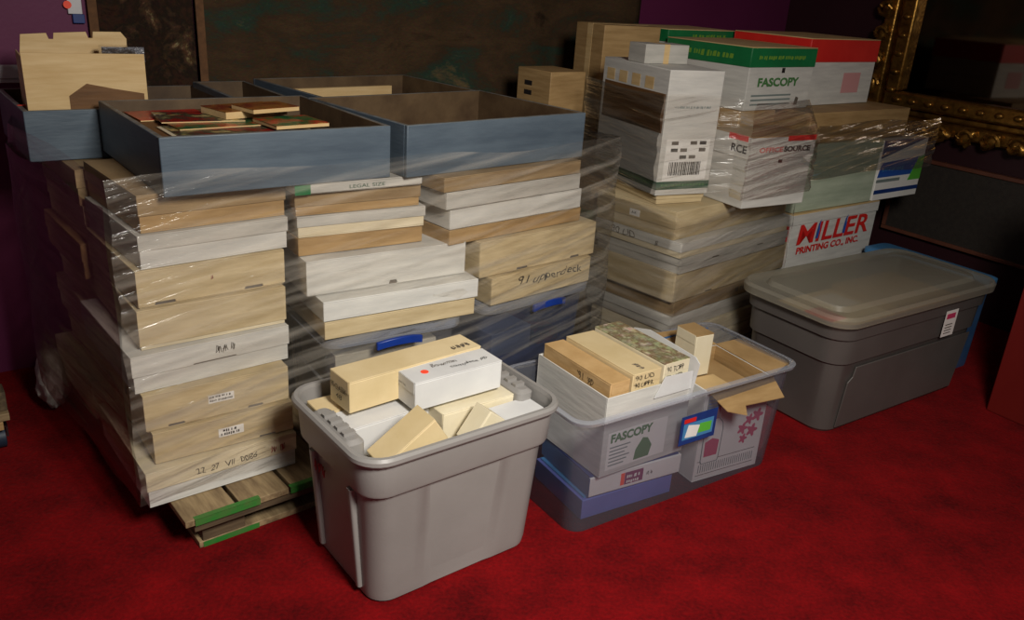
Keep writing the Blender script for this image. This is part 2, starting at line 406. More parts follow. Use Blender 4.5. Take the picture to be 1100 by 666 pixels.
# ornate gilt mirror on the right wall
t = thing('gilt_mirror', 'large mirror in an ornate gold frame above the far boxes', 'mirror', at(corner, -55, .64, -.02, .84), -55)
fw, fh, bw = 1.75, 1.25, .24
b = MB(); b.box(bw-.02, -.03, bw-.02, fw-bw+.02, -.02, fh-bw+.02, 'mirror'); b.build('mirror_glass', t)
b = MB()
def bar(p, q):
    (x0, z0), (x1, z1) = p, q
    b.box(min(x0, x1), -.07, min(z0, z1), max(x0, x1), 0, max(z0, z1), 'gold')
for x0, z0, x1, z1 in ((.05, .05, fw-.05, .12), (.05, fh-.12, fw-.05, fh-.05), (.05, .12, .12, fh-.12), (fw-.12, .12, fw-.05, fh-.12)):
    b.box(x0, -.05, z0, x1, 0, z1, 'gold')
for x0, z0, x1, z1 in ((.16, .16, fw-.16, bw), (.16, fh-bw, fw-.16, fh-.16), (.16, bw, bw, fh-bw), (fw-bw, bw, fw-.16, fh-bw)):
    b.box(x0, -.075, z0, x1, 0, z1, 'gold')
for x0, z0, x1, z1 in ((.12, .12, fw-.12, .16), (.12, fh-.16, fw-.12, fh-.12), (.12, .16, .16, fh-.16), (fw-.16, .16, fw-.12, fh-.16)):
    b.box(x0, -.03, z0, x1, 0, z1, 'gold')
b.build('frame', t, .012)
b = MB()
rnd = random.Random(3)
for k in range(46):                       # carved leaves and scrolls along the outer edge
    f = k/46*2*(fw+fh)
    if f < fw: x, z, rot = f, .07, 0
    elif f < fw+fh: x, z, rot = fw-.07, f-fw, 1.57
    elif f < 2*fw+fh: x, z, rot = 2*fw+fh-f, fh-.07, 0
    else: x, z, rot = .07, 2*fw+2*fh-f, 1.57
    x = min(max(x, .06), fw-.06); z = min(max(z, .06), fh-.06)
    b.blob((x, -.06, z), .045, 'gold', (1.3, .55, .7), rot+rnd.uniform(-.8, .8))
    pts = [(x+math.cos(a_*.7+k)*.045*(1-a_*.07), -.075-.003*a_, z+math.sin(a_*.7+k)*.045*(1-a_*.07)) for a_ in range(10)]
    b.tube(pts, .011, 'gold', 6)
b.build('carved_ornament', t)
for k in range(48):
    f = (k+.5)/48*2*(fw-.4+fh-.4); W_, H_ = fw-.4, fh-.4
    if f < W_: x, z = f, 0
    elif f < W_+H_: x, z = W_, f-W_
    elif f < 2*W_+H_: x, z = 2*W_+H_-f, H_
    else: x, z = 0, 2*W_+2*H_-f
    b = MB(); b.blob((x+.2, -.08, z+.2), .02, 'gold', (1.2, .7, .8)); b.build('bead', t)

# dark framed panel on the right wall, below the mirror
t = thing('framed_panel', 'plain blackish panel in a thin red-brown frame under the gold mirror', 'framed panel', at(corner, -55, .93, -.01, .34), -55)
b = MB(); b.box(.02, -.022, .02, .98, 0, .40, 'black_panel'); b.build('panel', t)
b = MB()
for q in ((0, 0, 1, .02), (0, .40, 1, .42), (0, .02, .02, .40), (.98, .02, 1, .40)): b.box(q[0], -.035, q[1], q[2], 0, q[3], 'frame_brown')
b.build('frame', t, .003)

# dark red cabinet at the right edge
t = thing('cabinet', 'dark red upright cabinet side at the right edge of the carpet', 'cabinet', (1.95, 3.07, 0), -55)
b = MB(); b.box(0, 0, 0, 1.05, .5, .93, 'cabinet_red'); b.build('cabinet_body', t, .004)
b = MB(); b.box(-.01, -.012, .93, 1.06, .5, .955, 'cabinet_red'); b.build('cabinet_top', t, .004)

# ---------------------------------------------------------------- pallets
def pallet(label, loc, ang, w, d, zt=.125, group='wooden pallets'):
    t = thing('wooden_pallet', label, 'pallet', loc, ang, group)
    n = int(w/.145); bwid = w/n
    rnd = random.Random(5)
    for i in range(n):
        b = MB(); x0 = i*bwid+.006; x1 = (i+1)*bwid-.006
        y0 = -rnd.uniform(0, .006)
        b.box(x0, y0, zt-.02, x1, d, zt, 'wood')
        o = b.build('deck_board', t, .002)
    for i, y in enumerate((.0, d/2-.05, d-.1)):
        b = MB(); b.box(.03, y+.002, zt-.045, w-.03, y+.10, zt-.0205, 'wood_dark'); b.build('stringer_board', t, .002)
    for y in (.035, d/2-.045, d-.1):
        for x in (.06, w/2-.06, w-.2):
            b = MB(); b.box(x, y, .02, x+.12, y+.09, zt-.046, 'wood_dark'); b.build('block', t, .002)
        b = MB(); b.box(.05, y, 0, w-.03, y+.1, .0195, 'wood'); b.build('bottom_board', t, .002)
    return t, n, bwid, zt
t, n, bw_, zt = pallet('worn wooden pallet with green painted edges under the left boxes', (-.820, 1.812, 0), 41, 1.66, 1.15)
for (x0, x1) in ((.03, .21), (.30, .41)):
    b = MB()
    b.box(x0, -.0085, zt-.019, x1, -.0065, zt-.001, 'green_paint'); b.box(x0, -.007, zt, x1, .009, zt+.0012, 'green_paint'); b.build('green_paint', t, label='green painted edge')
patch('green_paint', 'front', (.06, .034, .001), .16, .016, 'green_paint', t, .001, label='green painted edge')
pallet('wooden pallet hidden low under the right shrink-wrapped stack', (.625, 2.99, 0), 44, .76, .9)

# ---------------------------------------------------------------- left tower (A)
ZP = .1265
def near(v, i): return v
def lettering_scribble(t, plane, org, n, size, mat, seed=1, gap=1.0, length=None):
    """illegible felt-pen marks"""
    rnd = random.Random(seed); b = MB(); fn = PLANES[plane](*org)
    for k in range(n):
        u0 = k*size*gap; pts = []
        for j in range(9):
            pts.append(fn(u0+size*.55*(j/8)+rnd.uniform(-.12, .12)*size, size*(.5+.5*math.sin(j*1.9+k+seed))+rnd.uniform(-.1, .1)*size, .0008))
        b.tube(pts, size*.055, mat, 5)
    return b.build('handwriting', t)

GA = 'card boxes in the front left tower'
tw = [ # z0, z1, x, y, w, d, ang, base, lid, frac, notches, label
 (.1275, .234, -.926, 1.856, .421, .46, 39.9, 'white_card', 'cream', .52, (), 'bottom box of the front left tower, cream lid over white base, on the pallet'),
 (.235, .328, -.919, 1.903, .385, .44, 37.5, 'beige', 'beige', .97, ((.8, .05, .006),), 'beige box second from bottom of the front left tower, small printed label'),
 (.329, .436, -.936, 1.905, .392, .46, 37.5, 'beige', 'beige', .96, ((.2, .045, .007), (.75, .045, .007)), 'beige labelled box third from bottom of the front left tower, under the white box'),
 (.437, .542, -.959, 1.910, .432, .47, 41, 'white_card', 'white_card', .55, ((.5, .12, .004),), 'white box fourth from bottom of the front left tower, jutting out left'),
 (.543, .654, -.951, 1.952, .40, .44, 39.5, 'cream', 'beige', .9, (), 'cream-beige box fifth from bottom of the front left tower, just above the white one'),
 (.655, .757, -.950, 1.964, .40, .44, 41, 'beige', 'beige', .96, ((.17, .055, .008), (.77, .055, .008)), 'beige box sixth from bottom of the front left tower, two dark slots at its edge'),
 (.758, .847, -.940, 1.974, .404, .44, 42, 'white_card', 'grey_card', .45, (), 'greyish white box second from the top of the front left tower'),
 (.848, .9465, -.940, 1.991, .395, .44, 42, 'kraft', 'brown_card', .55, (), 'brown box topmost in the front left tower, right under the grey tray'),
]
T_A = []
for z0, z1, x, y, w, d, ang, bs, ld, fr_, nt_, lb in tw:
    T_A.append(card_box(lb, (x, y, z0), ang, w, d, z1-z0, bs, ld, fr_, nt_, group=GA))
text('22  27  VII  0086', .018, 'front', (.13, 0, .062), 'ink_soft', T_A[0], hand=.5)
lettering_scribble(T_A[0], 'front', (.345, 0, .062), 2, .022, 'ink_red', 4, 1.2)
patch('paper_label', 'front', (.17, 0, .035), .07, .026, 'label', T_A[1]); marks('front', (.182, -.0006, .049), .035, .009, 'ink', T_A[1], 2); marks('front', (.176, -.0006, .038), .058, .009, 'ink', T_A[1], 3)
patch('paper_label', 'front', (.165, 0, .045), .07, .024, 'label', T_A[2]); marks('front', (.168, -.0006, .059), .062, .007, 'ink', T_A[2], 4, 2)
lettering_scribble(T_A[3], 'front', (.22, 0, .068), 3, .022, 'ink_soft', 2, .9)
lettering_scribble(T_A[5], 'front', (.19, 0, .05), 1, .012, 'ink_red', 5)
lettering_scribble(T_A[2], 'left', (0, .2, .03), 1, .02, 'ink_soft', 8)

# second tower directly behind, dimly seen through the film
GG = 'card boxes in the tower behind the front left tower'
z = ZP+.001
for i, (h, m1, m2, dx, lb) in enumerate(((.13, 'cream', 'cream', -.02, 'cream box at the bottom of the tower behind the front left tower'), (.11, 'beige', 'beige', .03, 'beige box second from the bottom of the tower behind the front left tower'),
        (.11, 'cream', 'beige', .01, 'beige-topped box third from the bottom of the tower behind the front left tower'), (.11, 'beige', 'beige', .03, 'beige box fourth from the bottom of the tower behind the front left tower'),
        (.11, 'kraft', 'kraft', .0, 'kraft box fifth from the bottom of the tower behind the front left tower'), (.11, 'beige', 'beige', .02, 'beige box second from the top of the tower behind the front left tower'), (.105, 'brown_card', 'brown_card', .01, 'brown box topmost in the tower behind the front left tower'))):
    card_box(lb, at((-.94, 1.93, z), 41, dx, .50, z), 41, .40, .44, h, m1, m2, .5, group=GG); z += h+.001
ZG = z
# tall plain cartons carrying the rear trays
for k, (a, b_, lb) in enumerate(((.55, .60, 'tall plain carton hidden behind the second column of boxes'), (.90, .64, 'tall plain carton hidden behind the third column of boxes'))):
    t = thing('carton', lb, 'carton', at((-.94, 1.93, ZP+.001), 40, a, b_, ZP+.001), 40)
    b = MB(); b.box(0, 0, 0, .34, .44, .947-ZP-.001, 'brown_card'); b.build('carton_body', t, .003)
    b = MB(); b.box(.15, -.0005, .3, .20, .4405, .9475-ZP-.001, 'tan'); b.build('packing_tape', t)

# ---------------------------------------------------------------- middle columns: clear bins then boxes
def simple_bin(t, w, d, h, mat, taper=.03, lip='clear_lip', r=.04, th=.004):
    b = MB()
    b.loft([rr(w-2*taper, d-2*taper, r, 0), rr(w-2*taper+.004, d-2*taper+.004, r, .01), rr(w-.01, d-.01, r, h-.03), rr(w-.006, d-.006, r, h-.012)], mat, cap0=True)
    b.build('bin_body', t)
    b = MB()
    b.loft([rr(w-.006, d-.006, r, h-.012), rr(w+.022, d+.022, r+.01, h-.012), rr(w+.026, d+.026, r+.01, h-.002), rr(w+.018, d+.018, r+.01, h), rr(w-.008, d-.008, r, h)], lip)
    b.build('rim', t)
# column B bin
HB = .5085-ZP-.001
def latched_bin(lb, loc, ang, w, d, h, mat, fill, hx):
    t = thing('storage_tote', lb, 'plastic tote', at(loc, ang, w/2, d/2), ang)
    simple_bin(t, w-.02, d-.02, h-.022, mat, .02)
    b = MB(); b.loft([rr(w-.04, d-.04, .03, h-.021), rr(w+.0, d+.0, .04, h-.021), rr(w+.0, d+.0, .04, h-.008), rr(w-.03, d-.03, .04, h)], 'clear_lip', cap0=True, cap1=True); b.build('lid', t)
    b = MB(); y = -d/2-.002
    b.loft([[(hx+u*.075+p, y-q-.014*math.cos(u*1.4), h-.045+r_+.012*(1-u*u)) for p, q, r_ in ((-.0, 0, -.012), (0, .012, -.012), (0, .012, .012), (0, 0, .012))] for u in [i/6-1 for i in range(13)]], 'plastic_blue', True, True, smooth=False)
    b.build('handle', t, .002, label='blue handle')
    return t
tB = latched_bin('clear tote with a curved blue handle under the second column of boxes', (-.525, 2.178, ZP+.001), 35, .46, .40, HB, 'clear_bin', None, .0)
o = thing('paper_bundle', 'pale stacked paper inside the clear tote with the curved blue handle', 'papers', at((-.525, 2.178, 0), 35, .04, .04, ZP+.012), 35)
b = MB(); b.box(0, 0, 0, .36, .31, .17, 'grey_card'); b.box(.01, .01, .171, .35, .3, .29, 'cream'); b.build('paper_stack', o, .003)
tC = latched_bin('bluish clear tote with a flat blue handle under the 91 upperdeck box', (-.085, 2.525, ZP+.001), 43, .50, .40, HB, 'blue_clear', None, .03)
o = thing('magazine_stack', 'dark stacked magazines inside the bluish clear tote', 'magazines', at((-.085, 2.525, 0), 43, .05, .04, ZP+.012), 43)
b = MB(); b.box(0, 0, 0, .38, .30, .15, 'navy'); b.box(.02, 0, .151, .2, .28, .24, 'grey_card'); b.box(.24, .0, .151, .34, .26, .2, 'comic_b'); b.build('magazine_pile', o, .003)

GB = 'card boxes in the second column from the left'
cb = [
 (.5095, .564, -.525, 2.174, .495, .40, 35, 'beige', 'beige', .97, (), 'thin beige box lying on the clear tote with the curved blue handle'),
 (.565, .626, -.527, 2.172, .508, .40, 35, 'white_card', 'white_card', .96, (), 'long white box above the thin beige one in the second column'),
 (.627, .733, -.580, 2.200, .518, .40, 35.4, 'white_card', 'white_card', .97, ((.52, .03, .012),), 'deep white box with a half-moon finger notch in the second column'),
 (.734, .787, -.610, 2.235, .392, .40, 35.5, 'kraft', 'kraft', .97, (), 'shallow orange-brown box under two pale ones in the second column'),
 (.788, .850, -.611, 2.233, .398, .40, 34, 'cream', 'grey_card', .5, (), 'greyish cream box between brown ones in the second column'),
 (.851, .917, -.616, 2.233, .388, .40, 34.8, 'kraft', 'brown_card', .6, (), 'brown box second from the top of the second column, under the legal size box'),
 (.918, .9465, -.607, 2.205, .392, .38, 36.5, 'grey_card', 'grey_card', .9, (), 'thin white legal size paper box topmost in the second column'),
]
T_B = []
for z0, z1, x, y, w, d, ang, bs, ld, fr_, nt_, lb in cb:
    T_B.append(card_box(lb, (x, y, z0), ang, w, d, z1-z0, bs, ld, fr_, nt_, group=GB))
text('LEGAL SIZE', .010, 'front', (.16, 0, .008), 'dark_green', T_B[6], width=.11)
patch('green_corner', 'front', (.0, 0, .0), .045, .028, 'green', T_B[6], label='green printed corner')
GC = 'card boxes in the third column from the left'
cc = [
 (.5095, .605, -.070, 2.530, .464, .40, 43.5, 'beige', 'beige', .97, (), 'beige box with 91 upperdeck written in black pen'),
 (.606, .727, -.112, 2.515, .525, .40, 42.5, 'beige', 'beige', .97, ((.35, .05, .008), (.82, .045, .008)), 'deep beige box on top of the 91 upperdeck box'),
 (.728, .776, -.206, 2.455, .585, .40, 44, 'kraft', 'kraft', .97, (), 'shallow orange-brown box in the third column, on the deep beige box'),
 (.777, .845, -.206, 2.455, .575, .40, 43.5, 'white_card', 'white_card', .96, (), 'white box jutting out in the third column'),
 (.846, .900, -.216, 2.425, .585, .40, 44.5, 'grey_card', 'grey_card', .96, (), 'greyish white box second from the top of the third column'),
 (.901, .9465, -.223, 2.415, .59, .40, 44.5, 'brown_card', 'brown_card', .96, (), 'brown box topmost in the third column under the right grey tray'),
]
T_C = []
for z0, z1, x, y, w, d, ang, bs, ld, fr_, nt_, lb in cc:
    T_C.append(card_box(lb, (x, y, z0), ang, w, d, z1-z0, bs, ld, fr_, nt_, group=GC))
text('91 upperdeck', .036, 'front', (.12, 0, .042), 'ink', T_C[0], width=.30, hand=.6, shear=.2)

# ---------------------------------------------------------------- shallow grey painted wooden trays
def tray(label, loc, ang, w, d, h, sticker=False, th=.014, rail=False):
    t = thing('wooden_tray', label, 'wooden tray', loc, ang, 'grey painted wooden trays')
    f = lambda o: {'top': 'worn_edge', o: 'tray_inside'}
    for q, o in (((0, 0, w, th), 'back'), ((0, d-th, w, d), 'front'), ((0, th, th, d-th), 'right'), ((w-th, th, w, d-th), 'left')):
        b = MB(); b.box(q[0], q[1], 0, q[2], q[3], h, 'paint_blue', f(o)); b.build('side_board', t, .0025)
    b = MB(); b.box(th, th, .01, w-th, d-th, .018, 'tray_inside'); b.build('bottom_board', t)
    if sticker:
        b = MB(); b.prism([(.016*math.cos(a*math.pi/8), .008*math.sin(a*math.pi/8)) for a in range(16)], PLANES['top'](.018, .11, h), .001, 'orange'); b.build('orange_sticker', t)
    return t
T1 = tray('long grey tray holding comics on top of the front left tower', (-.868, 1.985, .948), 38.5, .628, .60, .147)
T2 = tray('empty grey tray on top of the third column of boxes', (-.330, 2.378, .948), 43.5, .735, .56, .150)
T3 = tray('rear grey tray with a bright front edge behind the empty one', at((-.330, 2.378, .948), 43.5, .06, .57, .949), 43.5, .68, .50, .145)
T4 = tray('narrow grey tray behind the one holding comics', at((-.868, 1.985, .948), 38.5, .415, .61, .949), 38.5, .19, .45, .135)
T5 = tray('far left grey tray carrying the torn cardboard box', (-1.412, 2.362, ZG+.001), 38.5, .62, .47, .145, sticker=True)
b = MB(); b.box(.05, .44, .019, .58, .46, .11, 'tan'); 
tt = thing('cardboard_strip', 'pale cardboard strip standing inside the rear grey tray', 'cardboard', at((-.330, 2.378, .948), 43.5, .06, .57, .949), 43.5); b.build('strip', tt)

# torn cardboard box in the far left tray
tt = thing('carton', 'flat brown carton under the torn beige box in the far left tray', 'carton', at((-1.412, 2.362, 0), 38.5, .03, .05, ZG+.0195), 36); b = MB(); b.box(0, 0, 0, .33, .21, .065, 'dark_kraft'); b.build('carton_body', tt, .002)
t = thing('torn_box', 'torn open beige cardboard box standing in the far left tray', 'cardboard box', at((-1.412, 2.362, 0), 38.5, .02, .045, ZG+.085), 34)
w, d, h = .325, .20, .215
b = MB(); th = .004
b.box(0, 0, 0, w, th, h, 'tan', {'back': 'inside'}); b.box(0, d-th, 0, w, d, h*.9, 'tan', {'front': 'inside'})
b.box(0, th, 0, th, d-th, h*.95, 'tan'); b.box(w-th, th, 0, w, d-th, h*.95, 'tan'); b.box(th, th, 0, w-th, d-th, th, 'tan'); b.build('carton_body', t, .001)
b = MB()
b.prism([(.01, 0), (.31, 0), (.315, .055), (.30, .075), (.22, .074), (.217, .055), (.205, .055), (.2, .073), (.11, .068), (.107, .05), (.095, .05), (.09, .067), (.02, .062)], lambda u, v, k: (u, d+.002+k+v*.25, h*.86+v), .004, 'tan'); b.build('torn_flap', t, .001)
b = MB(); b.prism([(0, 0), (.0, .08), (.05, .115), (.12, .1), (.205, .085), (.205, .05), (.16, .06), (.10, .06), (.07, .03)], PLANES['front'](.11, 0, .015), .0008, 'dark_kraft'); b.build('torn_patch', t, label='brown torn patch')
b = MB(); b.box(.22, .08, h-.03, .34, .14, h+.012, 'silver'); b.box(.05, .06, h-.06, .3, .16, h-.031, 'dark_kraft'); b.build('packing', t)

# comics lying in the tray
def comic(label, a, b_, z, ang, mat, w=.26, d=.17, th=.004, tilt=(0, 0), border=0):
    t = thing('comic_book', label, 'comic book', at((-.868, 1.985, 0), 38.5, a, b_, z), 38.5+ang, 'comics lying in the grey tray', tilt)
    m = MB(); m.box(-border, -border, 0, w+border, d, th-.001, 'cream' if border else 'tan'); m.build('pages', t)
    m = MB(); m.box(-.001, -.001, th-.0009, w+.001, d+.001, th, mat); m.build('cover', t)
z0 = .948+.0185
tt = thing('carton', 'dark flat carton under the comics in the grey tray', 'carton', at((-.868, 1.985, 0), 38.5, .03, .04, z0), 38.5)
b = MB(); b.box(0, 0, 0, .44, .50, .105, 'dark_kraft'); b.build('carton_body', tt, .002)
z0 += .1065
comic('pale-bordered comic lying nearest the front edge of the tray', .075, .05, z0, 0, 'comic_a', .35, .20, border=.012)
comic('green and orange comic lying in the middle of the tray', .10, .17, z0+.0045, 4, 'comic_b', .30, .18)
comic('red comic at the back left of the tray', .05, .35, z0, 2, 'comic_c', .20, .15)
comic('dark comic behind the pale-bordered one', .08, .26, z0+.009, -6, 'comic_a', .22, .16)
comic('brown comic on top at the right end of the pile', .25, .25, z0+.014, 12, 'comic_d', .20, .13, .02)
comic('brown comic with a white spine propped at the right of the pile', .31, .20, z0+.0345, 12, 'comic_d', .15, .11, .012)
comic('dark red and blue comic at the right end of the tray', .33, .09, z0+.0095, 5, 'comic_b', .16, .14, .01)

# ---------------------------------------------------------------- front grey tote
BC = (-.209, 1.978, 0); BA = 39.0
t = thing('storage_tote', 'open taupe grey plastic tote full of card boxes, nearest on the carpet', 'plastic tote', BC, BA)
b = MB(); H = .46; dd = .006
outer = [rr(.48, .335, .05, 0), rr(.498, .352, .055, .008, dent=dd*.4), rr(.505, .358, .055, .03, dent=dd), rr(.545, .392, .06, .338, dent=dd), rr(.548, .394, .06, .342), rr(.572, .414, .065, .344), rr(.577, .419, .065, .352), rr(.586, .430, .066, .44)]
inner = [rr(.578, .424, .064, .45), rr(.564, .408, .062, .35), rr(.54, .387, .056, .338), rr(.49, .343, .05, .012)]
b.loft(outer+[rr(.584, .430, .066, .45)]+inner, 'bin_grey', cap0=True, cap1=True)
b.build('bin_body', t)
b = MB()
b.loft([rr(.586, .43, .066, .438), rr(.606, .448, .075, .438), rr(.614, .456, .078, .444), rr(.614, .456, .078, .454), rr(.604, .446, .075, .461), rr(.584, .428, .068, .461), rr(.578, .422, .066, .45)], 'bin_grey'); b.build('rim', t)
for sg in (-1, 1):
    b = MB()
    b.loft([rr(.05, .20, .015, .34, cx=sg*.255), rr(.052, .204, .018, .443, cx=sg*.261), rr(.03, .18, .012, .452, cx=sg*.261)], 'bin_grey', cap0=True, cap1=True)
    for k in range(4): b.box(sg*.261-.016, -.06+k*.035-.008, .445, sg*.261+.016, -.06+k*.035+.008, .460, 'bin_grey')
    b.build('handle', t)
    for yy in (-.105, .105):
        b = MB(); b.loft([rr(.016, .02, .006, .03, cx=sg*.256, cy=yy, n=3, seg=3), rr(.02, .024, .007, .33, cx=sg*.277, cy=yy, n=3, seg=3)], 'bin_grey', True, True)
        b.build('end_rib', t)
lettering_scribble(t, 'left', (-.279, .10, .28), 3, .03, 'ink_red', 6, .8)

def J(a, b_, z): return at(BC, BA, a, b_, z)
# hidden lower layer
for k, lb in enumerate(('plain carton at the bottom left inside the open taupe tote', 'plain carton at the bottom right inside the open taupe tote')):
    tt = thing('carton', lb, 'carton', J(-.215+k*.216, -.14, .014), BA)
    b = MB(); b.box(0, 0, 0, .212, .28, .326, 'row_cream'); b.build('carton_body', tt, .002)
GJ = 'trading card boxes in the taupe tote'
j1 = row_box('long beige card box marked 90 CLASSIC on its end, highest in the taupe tote', (-.392, 1.868, .451), 42, .42, .098, .088, 'row_beige', GJ)
text('90 CLASSIK', .016, 'left', (-.0015, .088, .045), 'ink', j1, width=.075, hand=.3); text('48', .014, 'left', (-.0015, .065, .022), 'ink', j1, width=.03)
lettering_scribble(j1, 'top', (.34, .02, .088), 4, .02, 'ink_soft', 3, .8)
j2 = row_box('white card box with an orange sticker and pen writing on top, in the taupe tote', (-.231, 1.902, .451), 39, .275, .094, .082, 'row_white', GJ)
b = MB(); b.prism([(.011*math.cos(a*math.pi/6), .011*math.sin(a*math.pi/6)) for a in range(12)], PLANES['top'](.055, .045, .082), .0008, 'orange'); b.build('orange_sticker', j2)
text('Bowman', .018, 'top', (.085, .055, .082), 'ink_soft', j2, width=.08, hand=.7, shear=.3); text('complete 90', .018, 'top', (.13, .025, .082), 'ink', j2, width=.12, hand=.7, shear=.3)
text('stars lot', .007, 'left', (-.0015, .08, .055), 'ink_soft', j2, width=.035)
row_box('beige card box low at the left end of the taupe tote, behind the cream one', J(-.262, .085, .3415), BA, .40, .088, .095, 'row_beige', GJ)
row_box('cream card box with a white long side under the beige 90 CLASSIC box', J(-.232, -.02, .3415), BA+3, .235, .098, .094, 'row_white', GJ)
row_box('cream card box lying under the right end of the white stickered one', J(.005, -.075, .3415), BA, .28, .10, .096, 'row_cream', GJ)
j5 = row_box('beige card box tipped up on end at the front of the taupe tote', J(-.195, -.185, .355), BA-2, .165, .085, .075, 'row_beige', GJ, tilt=(0, -33))
j7 = row_box('small cream card box tipped up beside the cream one at the tote front', J(.075, -.168, .35), BA, .10, .06, .065, 'row_cream', GJ, tilt=(0, -52))
row_box('small pale card box sunk in the front right of the taupe tote', J(.135, -.165, .3415), BA, .14, .08, .082, 'row_white', GJ)

# ---------------------------------------------------------------- clear tote in the middle
CC = (.470, 2.435, 0); CA = 35.0
t = thing('storage_tote', 'long clear plastic tote with open cartons sticking out, middle of the carpet', 'plastic tote', CC, CA)
simple_bin(t, .905, .395, .385, 'clear_bin', .022, 'clear_lip', .05)
patch('brand_label', 'front', (-.055, -.1925, .205), .155, .10, 'navy', t, label='navy and white sticker with a green patch')
b = MB(); b.prism([(0, 0), (.13, 0), (.13, .055), (0, .055)], PLANES['front'](-.043, -.1933, .222), .0005, 'sky_blue'); b.prism([(.01, .008), (.06, .003), (.07, .04), (.02, .05)], PLANES['front'](-.043, -.1939, .222), .0005, 'label')
b.prism([(.065, .012), (.12, .01), (.122, .042), (.07, .045)], PLANES['front'](-.043, -.1940, .222), .0005, 'lime'); b.prism([(.0, .058), (.05, .058), (.05, .072), (0, .072)], PLANES['front'](-.043, -.1933, .222), .0005, 'red')
b.build('label_picture', t)
def K(a, b_, z): return at(CC, CA, a, b_, z)
KA = 35.5; KP = K(-.335, -.160, .158)
tt = thing('flat_box', 'periwinkle blue flat box lowest in the clear tote', 'box', K(-.365, -.135, .006), CA-3); b = MB(); b.box(0, 0, 0, .35, .26, .068, 'periwinkle', {'left': 'navy'}); b.build('box_body', tt, .003)
b = MB(); b.box(.01, .01, .0682, .34, .25, .0735, 'sky_blue'); b.build('cover_sheet', tt)
tt = thing('flat_box', 'flat white box with a purple and orange label in the clear tote', 'box', K(-.348, -.140, .082), CA-4); b = MB(); b.box(0, 0, 0, .35, .27, .066, 'label', {'left': 'box_blue'}); b.build('box_body', tt, .003)
patch('paper_label', 'front', (.13, 0, .012), .07, .042, 'purple', tt); patch('paper_label', 'front', (.115, 0, .012), .014, .042, 'orange', tt); marks('front', (.137, -.0006, .032), .05, .012, 'label', tt, 10, 2); lettering_scribble(tt, 'front', (.215, 0, .025), 2, .014, 'ink_soft', 9)
b = MB(); b.box(0, .005, .0665, .34, .26, .0715, 'navy'); b.build('cover_sheet', tt)
# paper carton
t = thing('paper_carton', 'open white FASCOPY paper carton holding card boxes, in the clear tote', 'carton', KP, KA)
w, d, h = .338, .335, .262
open_carton(t, w, d, h, 'white_card', 'row_white')
patch('paper_label', 'front', (.02, 0, .018), .235, .125, 'label', t)
text('FASCOPY', .030, 'front', (.030, -.0006, .108), 'print_green', t, width=.165, bold=.045)
b = MB(); fn = PLANES['front'](.03, -.0006, .03)
for k in range(6): b.prism([(0, k*.012), (.06+.01*(k % 3), k*.012), (.06+.01*(k % 3), k*.012+.004), (0, k*.012+.004)], fn, .0005, 'print_grey')
b.prism([(.10, -.005), (.16, -.005), (.17, .03), (.15, .06), (.13, .065), (.105, .03)], fn, .0005, 'print_green'); b.build('label_print', t)
b = MB(); b.prism([(0, 0), (.15, 0), (.15, .058), (.035, .062)], lambda u, v, k: (.180+u, -.003-k+v*.02, h-.04+v), .0025, 'row_white'); b.build('front_flap', t)
def KK(a, b_, z): return at(KP, KA, a, b_, z)
tt = thing('carton', 'plain carton hidden under the card boxes in the FASCOPY carton', 'carton', KK(.012, .012, .164), KA); b = MB(); b.box(0, 0, 0, .31, .31, .178, 'row_cream'); b.build('carton_body', tt)
GK = 'trading card boxes in the FASCOPY carton'
k1 = row_box("brown card box marked '91 '90 on its side, leftmost in the FASCOPY carton", KK(.088, .010, .343), KA+90.5, .315, .074, .115, 'row_brown', GK)
lettering_scribble(k1, 'back' if False else 'front', (0, 0, 0), 0, .01, 'ink', 1) if False else None
k1s = MB(); fnb = lambda u, v, k: (.275-u, .072+k, v)
cu = text("'91  '90", .022, 'front', (0, 0, 0), 'ink', k1, width=.07, hand=.4)
for v in cu.data.vertices: v.co = Vector((.145-v.co.x, .0749, .075+v.co.z))
k2 = row_box('beige card box between the brown one and the floral topped one', KK(.206, .008, .343), KA+91, .31, .112, .128, 'row_beige', GK)
for i, s_ in enumerate(('90 UD', '90 UPPR', '91 score', 'topps 90')):
    text(s_, .015, 'left', (-.0015, .104, .106-i*.023), 'ink', k2, width=.075, hand=.4)
lettering_scribble(k2, 'top', (.02, .05, .128), 3, .016, 'ink_soft', 3, .8)
k3 = row_box('card box with a floral printed top in the FASCOPY carton', KK(.320, .006, .343), KA+91, .318, .106, .138, 'row_cream', GK, tab='floral_print')
for i, s_ in enumerate(('90 TOPP', 'TRADED', '2/0')):
    text(s_, .017, 'left', (-.0015, .095, .108-i*.028), 'ink', k3, width=.07, hand=.4)
t = thing('white_card_flap', 'torn white card sheet standing along the floral topped box', 'card sheet', KK(.328, .0, .345), KA+91)
b = MB(); b.prism([(-.01, .0), (.27, .0), (.27, .13), (.2, .148), (.0, .135), (-.02, .12)], lambda u, v, k: (u, -k-v*.06, v), .003, 'row_white'); b.build('sheet', t)

